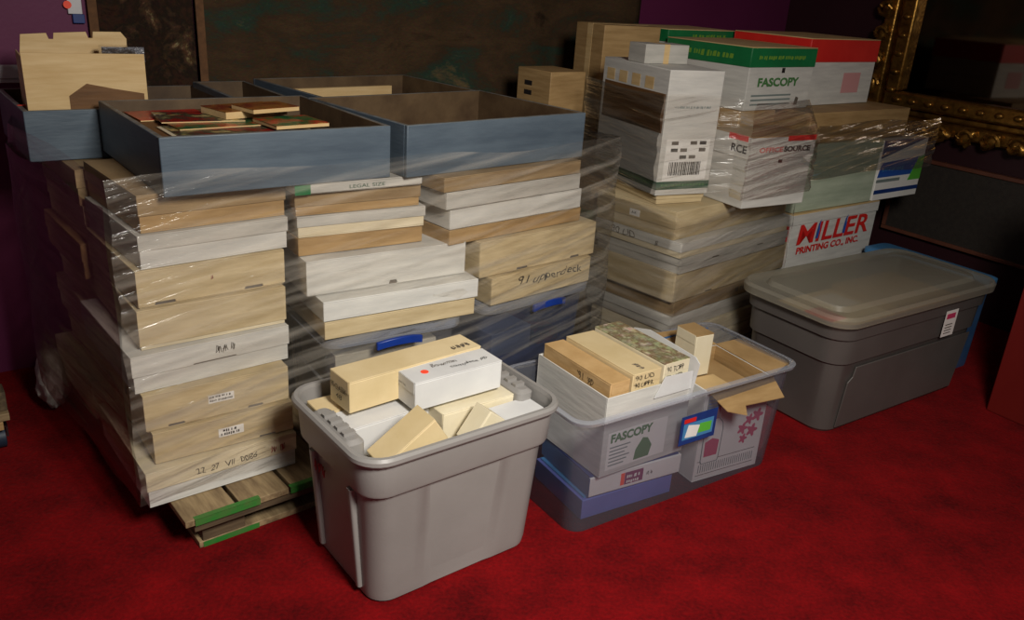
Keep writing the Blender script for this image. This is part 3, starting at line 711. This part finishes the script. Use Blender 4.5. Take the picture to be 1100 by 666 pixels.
# liquor carton on the right
LA = 31.0; LP = K(.085, -.150, .008)
t = thing('liquor_carton', 'open carton printed with a red bottle, right end of the clear tote', 'carton', LP, LA)
w, d, h = .285, .27, .335
open_carton(t, w, d, h, 'label', 'kraft')
b = MB()
for k, (p, q, m) in enumerate(((.01, .02, 'ink_soft'), (.01, .072, 'ink_soft'))): b.prism([(0, 0), (.255, 0), (.255, .002), (0, .002)], PLANES['front'](p, 0, q), .0005, m)
for k in range(26):
    b.prism([(0, 0), (.003, 0), (.003, .03), (0, .03)], PLANES['front'](.018+k*.0095, 0, .03), .0005, 'print_grey')
b.prism([(0, 0), (.255, 0), (.255, .05), (0, .05)], PLANES['front'](.015, 0, h-.07), .0005, 'print_grey')
for k in range(4): b.prism([(0, 0), (.24, 0), (.24, .003), (0, .003)], PLANES['front'](.02, -.0005, h-.064+k*.012), .0005, 'royal')
b.build('printed_lines', t)
b = MB()
prof = [(.036, 0), (.04, .01), (.042, .12), (.036, .145), (.016, .165), (.014, .20)]
outl = [(x, z_) for x, z_ in prof]+[(-x, z_) for x, z_ in prof[::-1]]
b.prism(outl, PLANES['front'](.06, 0, .062), .0006, 'print_grey')
b.prism([(x*.9, z_*.97+.003) for x, z_ in outl], PLANES['front'](.06, -.0006, .062), .0003, 'label')
b.prism([(-.028, 0), (.028, 0), (.03, .055), (0, .066), (-.03, .055)], PLANES['front'](.06, -.0009, .088), .0006, 'pink')
b.prism([(-.013, 0), (.013, 0), (.012, .04), (-.012, .04)], PLANES['front'](.06, -.0009, .225), .0006, 'pink')
b.build('bottle_picture', t, label='red and white bottle picture')
b = MB()
for (cx, cz, r_) in ((.19, .16, .018), (.215, .19, .016), (.235, .145, .02), (.2, .12, .015), (.25, .2, .02)):
    b.prism([(r_*(1+.35*math.cos(5*a))*math.cos(a), r_*(1+.35*math.cos(5*a))*math.sin(a)) for a in [i*math.pi/12 for i in range(24)]], PLANES['front'](cx, 0, cz), .0006+cx*.001, 'pink')
b.build('berry_picture', t, label='pinkish red splash print')
for nm, pts, f_ in (('flap', [(.0, 0), (w, 0), (w-.02, .09), (.10, .085), (.08, .12), (.02, .09)], lambda u, v, k: (u, -v*.88, h+.001+k-v*.42)),
                    ('flap', [(0, 0), (w, 0), (w-.05, .1), (.03, .11)], lambda u, v, k: (u, d+v*.75, h+.001+k+v*.4)),
                    ('flap', [(0, 0), (d, 0), (d-.03, .10), (.02, .10)], lambda u, v, k: (w+v*.93, u, h+.001+k+v*.22)),):
    b = MB(); b.prism(pts, f_, .003, 'kraft'); b.build(nm, t)
tt = thing('carton', 'brown inner carton inside the red bottle carton', 'carton', at(LP, LA, .02, .02, .013), LA)
b = MB(); b.box(0, 0, 0, .245, .24, .285, 'kraft'); b.box(.03, .03, .286, .15, .13, .292, 'tan'); b.build('carton_body', tt, .002)
row_box('small upright card box with a slotted tan top behind the floral box', at(LP, LA, .075, .155, .306), LA, .075, .10, .15, 'row_cream', GK, tab='kraft')
t = thing('folder', 'blue folder standing at the back of the clear tote', 'folder', K(.16, .165, .01), CA); b = MB(); b.box(0, 0, 0, .25, .007, .37, 'box_blue'); b.build('cover', t, .002)

# ---------------------------------------------------------------- dark grey tote with milky lid
GCn = (1.425, 3.175, 0); GAg = 35.3
t = thing('storage_tote', 'dark grey plastic tote with a milky lid at the right', 'plastic tote', GCn, GAg)
b = MB()
b.loft([rr(.87, .38, .06, 0), rr(.89, .40, .07, .012), rr(.935, .425, .075, .288), rr(.94, .43, .075, .292), rr(.955, .442, .078, .294), rr(.965, .45, .08, .39), rr(.99, .465, .085, .394), rr(1.0, .47, .085, .455), rr(.99, .46, .083, .455), rr(.95, .43, .075, .38), rr(.92, .41, .07, .29), rr(.88, .38, .06, .015)], 'bin_dark', cap0=True, cap1=True)
b.build('bin_body', t)
b = MB(); b.prism([(-.38, .0), (.40, .0), (.42, .25), (-.35, .25), (-.355, .21), (-.378, .19)], lambda u, v, k: (u, -.2015-k-v*.05, .02+v), .006, 'bin_dark'); b.build('front_panel', t, .002)
b = MB()
b.loft([rr(1.02, .48, .08, .45), rr(1.05, .50, .09, .45), rr(1.055, .505, .09, .478), rr(1.04, .49, .088, .49), rr(.92, .37, .06, .483), rr(.90, .35, .055, .50), rr(.88, .33, .05, .502)], 'milky_lid', cap1=True)
b.build('lid', t)
patch('price_label', 'front', (.155, -.2365, .30), .085, .11, 'label', t); patch('price_label', 'front', (.165, -.2373, .375), .06, .022, 'pink', t)
b = MB()
for k in range(4): b.prism([(0, 0), (.05, 0), (.05, .004), (0, .004)], PLANES['front'](.168, -.2372, .312+k*.012), .0005, 'ink_soft')
b.build('label_print', t)
def G(a, b_, z): return at(GCn, GAg, a, b_, z)
for k, (a, b_, w, d, h, m, lb) in enumerate(((-.41, -.165, .38, .33, .38, 'row_beige', 'beige carton seen dimly through the milky lid, left half'), (-.02, -.165, .40, .33, .40, 'kraft', 'brown carton seen dimly through the milky lid, right half'))):
    tt = thing('carton', lb, 'carton', G(a, b_, .018), GAg); b = MB(); b.box(0, 0, 0, w, d, h, m); b.build('carton_body', tt, .003)
    if k == 0:
        b = MB(); b.box(.05, .08, h, .14, .2, h+.004, 'red'); b.box(.2, .16, h, .33, .28, h+.005, 'label'); b.build('loose_papers', tt)

t = thing('storage_tote', 'blue storage box behind the right end of the dark grey tote', 'plastic tote', G(.68, .16, 0), GAg+90)
simple_bin(t, .54, .155, .40, 'box_blue', .012, 'box_blue', .03)
b = MB(); b.loft([rr(.55, .165, .03, .401), rr(.57, .185, .035, .401), rr(.57, .185, .035, .422), rr(.54, .155, .03, .428)], 'sky_blue', cap0=True, cap1=True); b.build('lid', t, label='lighter blue lid')

# ---------------------------------------------------------------- right stack (D)
GD = 'card boxes in the right shrink-wrapped stack'
D0 = (.612, 2.99, 0); DA = 44.0
dd_ = [
 (.1275, .196, .02, .0, .74, .42, 'cream', 'cream', .5, 'cream box at the very bottom of the right stack on its pallet'),
 (.197, .260, .02, .0, .74, .42, 'cream', 'cream', .9, 'cream box second from the bottom of the right stack'),
 (.261, .328, .01, .01, .76, .44, 'grey_card', 'white_card', .5, 'bluish white box third from the bottom of the right stack'),
 (.329, .389, .02, .01, .74, .44, 'brown_card', 'brown_card', .97, 'shallow brown box under the deep beige one in the right stack'),
 (.390, .510, .0, .01, .80, .43, 'beige', 'beige', .97, 'deep beige box in the middle of the right stack'),
 (.511, .573, .0, -.005, .765, .42, 'grey_card', 'grey_card', .5, 'pale grey box on the deep beige one in the right stack'),
 (.574, .634, -.01, -.005, .765, .43, 'cream', 'white_card', .6, 'white lidded box with faint pen marks on its end in the right stack'),
 (.635, .744, -.01, .035, .80, .39, 'beige', 'beige', .6, 'beige box topmost in the right stack, under the white cartons'),
]
T_D = []
for z0, z1, a, b_, w, d, bs, ld, fr_, lb in dd_:
    T_D.append(card_box(lb, at(D0, DA, a, b_, z0), DA, w, d, z1-z0, bs, ld, fr_, ((.3, .05, .006), (.72, .05, .006)) if 'deep' in lb else (), group=GD))
text('90 UD', .026, 'left', (0, .34, .024), 'ink_soft', T_D[6], width=.12, hand=.5); lettering_scribble(T_D[6], 'left', (0, .12, .022), 1, .022, 'ink_soft', 5)
patch('paper_label', 'left', (0, .22, .05), .05, .026, 'label', T_D[7]); text('A-K', .01, 'left', (-.0006, .21, .058), 'ink', T_D[7])
marks('front', (.42, 0, .018), .24, .024, 'ink_soft', T_D[3], 14)
# column behind / left of it
for k, (z0, z1, m, lb) in enumerate(((.1275, .33, 'brown_card', 'dark brown box at the bottom behind the right stack'), (.331, .57, 'beige', 'beige box in the column behind the right stack'), )):
    card_box(lb, at(D0, DA, .02, .47, z0), DA, .5, .40, z1-z0, m, m, .5, group='boxes in the column behind the right stack')
t = card_box('green lidded paper box peeping out behind the right stack', at(D0, DA, -.01, .47, .571), DA, .45, .40, .075, 'white_card', 'green', .6)
card_box('brown box above the green lidded one behind the right stack', at(D0, DA, .0, .47, .647), DA, .45, .40, .097, 'brown_card', 'brown_card', .5)

# big white comic carton with barcode
E1A = 26; E1 = (.503, 3.087, .782)
tt = card_box('thin beige box squeezed under the tall white barcode carton', (.513, 3.102, .7455), 27, .22, .38, .0355, 'beige', 'beige', .5, name='flat_box')
t = thing('comic_carton', 'tall white carton with a brown side patch, green stripe and barcode label', 'carton', at(E1, E1A, 0, 0), E1A, tilt=(0, 0))
w, d, h = .240, .46, .456
b = MB(); b.box(0, 0, 0, w, d, h, 'white_card'); b.build('carton_body', t, .002)
for (p, x0, y0, ww) in (('front', 0, 0, w), ('left', 0, d, d)):
    patch('green_stripe', p, (x0, y0, .022), ww, .03, 'dark_green', t, label='dark green stripe')
    marks(p, ((x0+.02) if p == 'front' else -.0006, 0-.0006 if p == 'front' else d-.04, .033), ww*.8, .010, 'print_green', t, 6)
patch('brown_patch', 'left', (0, d-.02, .23), d-.03, .14, 'dark_kraft', t, label='brown panel')
b = MB()
b.prism([(0, 0), (.36, 0), (.36, .003), (.2, .008), (0, .004)], PLANES['left'](0, d-.02, .232), .0006, 'ink_soft')
b.build('printed_line', t)
for k in range(4): patch('tab_print', 'left', (0, d-.03-k*.092, .376), .058, .043, 'tan', t)
marks('left', (0, d-.03, .075), .14, .012, 'print_grey', t, 7)
patch('barcode_label', 'front', (.022, 0, .055), .196, .155, 'label', t)
b = MB(); rnd = random.Random(11); fn = PLANES['front'](.045, -.0006, .075)
u = 0
while u < .14:
    ww = rnd.choice((.002, .003, .005)); b.prism([(u, 0), (u+ww, 0), (u+ww, .05), (u, .05)], fn, .0004, 'ink'); u += ww+rnd.choice((.002, .003, .004))
for k in range(3):
    for j in range(4):
        if (j+k) % 3: b.prism([(j*.042, .062+k*.026), (j*.042+.03, .062+k*.026), (j*.042+.03, .075+k*.026), (j*.042, .075+k*.026)], fn, .0004, 'ink' if (j+k) % 2 else 'ink_soft')
b.build('barcode', t)
marks('front', (.04, 0, .32), .16, .010, 'print_grey', t, 8)

def paper_box(label, loc, ang, w, d, h, lidm, lid_h=.07, name='paper_carton', cat='carton', base='white_card', topm='tan', tilt=(0, 0)):
    t = thing(name, label, cat, loc, ang, None, tilt)
    b = MB(); g = .004; b.box(g, g, 0, w-g, d-g, h-.006, base); b.build('carton_body', t, .002)
    b = MB(); th = .003; z0 = h-lid_h
    b.box(0, 0, h-.004, w, d, h, topm); b.box(0, 0, z0, w, th, h-.004, lidm); b.box(0, d-th, z0, w, d, h-.004, lidm)
    b.box(0, th, z0, th, d-th, h-.004, lidm); b.box(w-th, th, z0, w, d-th, h-.004, lidm); b.build('lid', t, .0015)
    return t
# lower right row
e6 = paper_box('white paper carton with red SOURCE lettering on its lid, on the right stack', (.840, 3.12, .7455), 32, .345, .22, .272, 'white_card', .085, topm='kraft')
patch('red_band', 'front', (.19, 0, .252), .155, .02, 'red', e6); text('OFFICE', .019, 'front', (.045, 0, .212), 'ink_pink', e6, width=.125, bold=.03); text('SOURCE', .022, 'front', (.175, 0, .211), 'ink', e6, width=.145, bold=.05)
patch('red_band', 'left', (0, .12, .25), .10, .022, 'red', e6); text('RCE', .03, 'left', (0, .10, .205), 'ink', e6, width=.08, bold=.03)
patch('hand_hole', 'front', (.16, 0.003, .17), .02, .012, 'ink', e6)
e7 = paper_box('pale green wrapped carton between the SOURCE and the blue carton', (1.185, 3.575, .632), 37, .60, .30, .295, 'pale_green', .06, base='pale_green', topm='pale_green')
e8 = thing('paper_carton', 'blue and white carton with a green corner, right end of the wrapped cartons', 'carton', at((1.185, 3.575, .632), 37, .607, 0), 37)
b = MB(); b.box(0, 0, 0, .38, .30, .285, 'label'); b.build('carton_body', e8, .002)
b = MB(); P = lambda pts, m, k=0: b.prism(pts, PLANES['front'](0, -.0005*k, 0), .0006, m)
P([(0, .20), (.38, .285), (0, .285)], 'navy'); P([(.0, .11), (.38, .11), (.38, .195), (.02, .18)], 'royal'); P([(.27, .08), (.38, .08), (.38, .2), (.33, .19)], 'lime', 1.4)
P([(0, .03), (.38, .03), (.38, .05), (0, .05)], 'navy'); P([(0, .085), (.2, .085), (.2, .1), (0, .1)], 'print_grey'); b.build('printed_design', e8)
marks('front', (.03, -.0014, .135), .18, .022, 'sky_blue', e8, 9)
# miller box
ml = paper_box('white MILLER printing company carton with red lettering behind the grey tote', (1.19, 3.56, .335), 38, .68, .34, .294, 'white_card', .05)
text('MILLER', .092, 'front', (.06, 0, .150), 'red', ml, width=.56, bold=.018, shear=.08, label='large red lettering')
text('PRINTING CO., INC.', .038, 'front', (.07, 0, .100), 'red', ml, width=.49, bold=.03, label='small red lettering')
b = MB()
for x in (.198, .408): b.prism([(0, 0), (.018, 0), (.022, .04), (.017, .06), (.022, .088), (.008, .07), (.003, .04)], PLANES['front'](x, -.001, .165), .0006, 'royal')
b.build('flame_print', ml, label='blue flames in the lettering')
patch('red_edge', 'left', (0, .06, .06), .05, .18, 'red', ml)
tt = thing('carton', 'plain brown carton hidden under the MILLER carton', 'carton', (1.19, 3.57, 0), 39); b = MB(); b.box(0, 0, 0, .66, .32, .334, 'brown_card'); b.build('carton_body', tt)
tt = thing('carton', 'added support carton, coloured dark as shade, under the blue and white carton', 'carton', at((1.19, 3.56, 0), 38, .69, .15), 38); b = MB(); b.box(0, 0, 0, .20, .16, .630, 'black_panel'); b.build('carton_body', tt)  # black colour stands in for the shade in this gap
# flat kraft layer that carries the upper row
tt = thing('carton', 'kraft carton under the upper FASCOPY carton, wrapped in shiny film', 'carton', (.872, 3.50, .7455), 38); b = MB(); b.box(0, 0, 0, .235, .42, .313, 'kraft'); b.build('carton_body', tt, .003)
tt = thing('carton', 'flat kraft carton on the pale green carton under the red lidded one', 'carton', (1.20, 3.605, .928), 38); b = MB(); b.box(0, 0, 0, .78, .42, .130, 'kraft'); b.build('carton_body', tt, .003)
# upper row
e2 = paper_box('green lidded white FASCOPY carton at the top of the right stack', (.886, 3.510, 1.0595), 38.8, .446, .46, .252, 'green', .079)
text('FASCOPY', .036, 'front', (.07, 0.003, .095), 'print_green', e2, width=.28, bold=.04, label='dark green lettering'); marks('front', (.05, 0, .202), .33, .018, 'print_yellow', e2, 11); marks('left', (0, .38, .195), .30, .026, 'print_yellow', e2, 12)
b = MB(); fn = PLANES['front'](.04, .0035, .02)
for k in range(3): b.prism([(0, k*.018), (.27, k*.018), (.27, k*.018+.007), (0, k*.018+.007)], fn, .0006, 'print_grey')
b.prism([(.3, -.005), (.325, -.005), (.33, .025), (.31, .03)], fn, .0006, 'ink_soft'); b.build('small_print', e2)
patch('hand_hole', 'front', (.22, .003, .15), .02, .02, 'ink', e2)
e3 = paper_box('red lidded white carton at the top right of the right stack', at((.886, 3.510, 1.0595), 38.8, .452, .04), 38.8, .55, .42, .288, 'red', .10)
patch('red_print', 'front', (.30, .0035, .05), .14, .09, 'pale_pink', e3)
e4 = paper_box('second green lidded carton at the very back top of the right stack', at((.886, 3.510, 1.06), 38.8, .03, .485, 1.06), 38.8, .46, .30, .282, 'green', .055)
marks('front', (.16, 0, .238), .24, .024, 'print_yellow', e4, 13)
tt = thing('carton', 'brown carton hidden under the second green lidded carton', 'carton', at((.886, 3.510, 1.06), 38.8, .03, .485, .7455), 38.8); b = MB(); b.box(0, 0, 0, .42, .30, .313, 'brown_card'); b.build('carton_body', tt, .003)
# brown cartons at the left of the group
t = thing('carton', 'large brown carton behind the tall white barcode carton', 'carton', (.31, 3.76, .7455), 30); b = MB(); b.box(0, 0, 0, .30, .22, .60, 'kraft'); b.build('carton_body', t, .003)
b = MB(); b.box(-.0008, .09, .0, .3, .13, .6008, 'tan'); b.build('packing_tape', t)
t = thing('carton', 'small brown carton with two dark hand holes left of the large brown one', 'carton', (.095, 3.63, .949), 40); b = MB(); b.box(0, 0, 0, .20, .22, .20, 'kraft'); b.build('carton_body', t, .003)
b = MB(); b.prism([(0, 0), (.05, 0), (.05, .02), (0, .02)], PLANES['left'](0, .17, .13), .0006, 'ink'); b.prism([(0, 0), (.05, 0), (.05, .02), (0, .02)], PLANES['left'](0, .17, .09), .0006, 'ink'); b.build('hand_hole', t)
tt = thing('carton', 'tall brown carton hidden under the small one with two hand holes', 'carton', (.095, 3.63, .7455), 40); b = MB(); b.box(0, 0, 0, .20, .22, .202, 'brown_card'); b.build('carton_body', tt)
t = thing('carton', 'narrow cream carton standing above the barcode carton, left of the green lid', 'carton', (.43, 3.27, 1.2390), 28); b = MB(); b.box(0, 0, 0, .20, .11, .07, 'grey_card'); b.build('carton_body', t, .002); b = MB(); b.box(.085, -.0006, -.0, .11, .1106, .0706, 'tan'); b.build('packing_tape', t)

# ---------------------------------------------------------------- shrink film
def film(label, path, z_of, name='stretch_film', rows=14, seed=1, top=None):
    t = thing(name, label, 'plastic wrap', (0, 0, 0))
    b = MB(); rnd = random.Random(seed); rings = []
    for j in range(rows+1):
        f = j/rows; ring = []
        for i, p in enumerate(path):
            z0, z1 = z_of(i)
            q = Vector((p[0], p[1], z0+(z1-z0)*f))
            ring.append((q.x+.004*math.sin(j*1.7+i*.9), q.y+.004*math.cos(j*2.3+i*1.3), q.z+.008*math.sin(i*.8+seed)))
        rings.append(ring)
    b.loft(rings, 'film', closed=False); b.build('film_sheet', t)
    return t
def dense(pts, step=.08):
    out = []
    for a, b_ in zip(pts, pts[1:]):
        a = Vector(a); b_ = Vector(b_); n = max(1, int((b_-a).length/step))
        out += [tuple(a+(b_-a)*(i/n)) for i in range(n)]
    return out+[tuple(pts[-1])]
LF = dense([(-1.62, 2.70), (-1.52, 2.45), (-.985, 1.90), (-.935, 1.835), (-.60, 2.125), (-.10, 2.475), (.315, 2.865), (.34, 2.93), (.0, 3.40)])
ft = film('clear stretch film wound around the left pallet of boxes', LF, lambda i: (.15, 1.02), seed=2)
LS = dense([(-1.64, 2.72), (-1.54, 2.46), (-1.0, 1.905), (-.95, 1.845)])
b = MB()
b.loft([[(x+.004*math.sin(j+i), y, .16+.79*j/12+.01*math.sin(i)) for i, (x, y) in enumerate(LS)] for j in range(13)], 'film_shade_tint', closed=False)
b.build('shade_tinted_film', ft, label='extra film sheet, tinted brownish to shade the left side')
RF = dense([(.22, 3.38), (.575, 2.965), (.61, 2.955), (1.17, 3.50), (1.175, 3.52)])
film('clear stretch film wound around the lower right stack', RF, lambda i: (.14, .74), seed=5)
RU = dense([(.24, 3.55), (.31, 3.42), (.485, 3.065), (.50, 3.062), (.715, 3.16), (.79, 3.15), (.825, 3.095), (1.14, 3.285), (1.22, 3.56), (1.98, 4.10)])
film('shiny stretch film pulled around the upper white cartons', RU, lambda i: (.79, 1.15 if RU[i][0] < 1.1 else 1.02), seed=9)

# ---------------------------------------------------------------- dolly at the left edge
t = thing('wooden_dolly', 'corner of a wooden dolly with a blue wheel at the left edge', 'dolly', (-1.55, 2.285, 0), 128)
for k in range(3):
    b = MB(); b.box(0, .0+k*.15, .11, .5, .14+k*.15, .135, 'wood'); b.build('deck_board', t, .002)
b = MB(); b.box(0, .02, .08, .05, .42, .109, 'kraft'); b.build('cross_rail', t, .002)
b = MB(); b.box(.02, -.0, .136, .09, .35, .2, 'wood_dark'); b.build('side_block', t, .003)
for x, y in ((.05, .03), (.45, .03)):
    b = MB(); pts = [rr(.0, 0, .0, 0)] if False else None
    rings = [[(x+r_*math.cos(a*math.pi/10), y+yy, .036+r_*math.sin(a*math.pi/10)) for a in range(20)] for yy, r_ in ((-.014, .028), (-.012, .036), (.012, .036), (.014, .028))]
    b.loft(rings, 'rubber', True, True); o = b.build('wheel', t, label='dark blue wheel')
    b = MB(); b.box(x-.02, y-.022, .04, x+.02, y-.016, .08, 'steel'); b.box(x-.02, y+.016, .04, x+.02, y+.022, .08, 'steel'); b.box(x-.02, y-.022, .0755, x+.02, y+.022, .0795, 'steel'); b.build('caster_fork', t)

# pale crumpled wrap on the floor behind the left tower
t = thing('crumpled_wrap', 'pale crumpled wrapping bundle on the carpet behind the front left tower', 'wrapping', (-1.59, 2.615, 0), 25)
from mathutils import noise
b = MB(); bmesh.ops.create_icosphere(b.bm, subdivisions=4, radius=1); b.mi('grey_card')
for v in b.bm.verts:
    k = 1+.22*noise.noise(v.co*2.3)+.10*abs(noise.noise(v.co*6))
    v.co = Vector((v.co.x*.055*k, v.co.y*.13*k, .10+max(-.0995, v.co.z*.095*k)))
b.build('bundle', t)

# ---------------------------------------------------------------- light
def area(name, loc, target, size, power, col=(1, .95, .87), spread=180):
    l = bpy.data.lights.new(name, 'AREA'); l.energy = power; l.size = size; l.color = col; l.spread = R(spread)
    o = bpy.data.objects.new(name, l); COL.objects.link(o); o.location = loc
    o.rotation_euler = (Vector(target)-Vector(loc)).to_track_quat('-Z', 'Y').to_euler()
    return o
area('unseen_key_light', (.75, .25, 2.2), (.05, 2.05, .3), .55, 46, spread=126)  # added area light out of view, above and right of the camera
w = bpy.data.worlds.new('world'); SC.world = w; w.use_nodes = True
w.node_tree.nodes['Background'].inputs[0].default_value = (.9, .85, .9, 1); w.node_tree.nodes['Background'].inputs[1].default_value = .08

# ---------------------------------------------------------------- camera
cam = bpy.data.cameras.new('camera'); co = bpy.data.objects.new('camera', cam); COL.objects.link(co); SC.camera = co
cam.sensor_fit = 'HORIZONTAL'; cam.sensor_width = 36; cam.lens = 900/1100*36; cam.clip_start = .05
p, r = R(21.5), R(4.0)
F = Vector((0, math.cos(p), -math.sin(p))); U0 = Vector((0, math.sin(p), math.cos(p))); R0 = Vector((1, 0, 0))
Rv = R0*math.cos(r)+U0*math.sin(r); Uv = U0*math.cos(r)-R0*math.sin(r)
m3 = Matrix((Rv, Uv, -F)).transposed()
co.matrix_world = Matrix.Translation((0, 0, 1.5)) @ m3.to_4x4()

vs = SC.view_settings
SC.display_settings.display_device = 'sRGB'
vs.view_transform = 'Standard'; vs.look = 'None'; vs.exposure = -.05; vs.gamma = 1; vs.use_curve_mapping = False
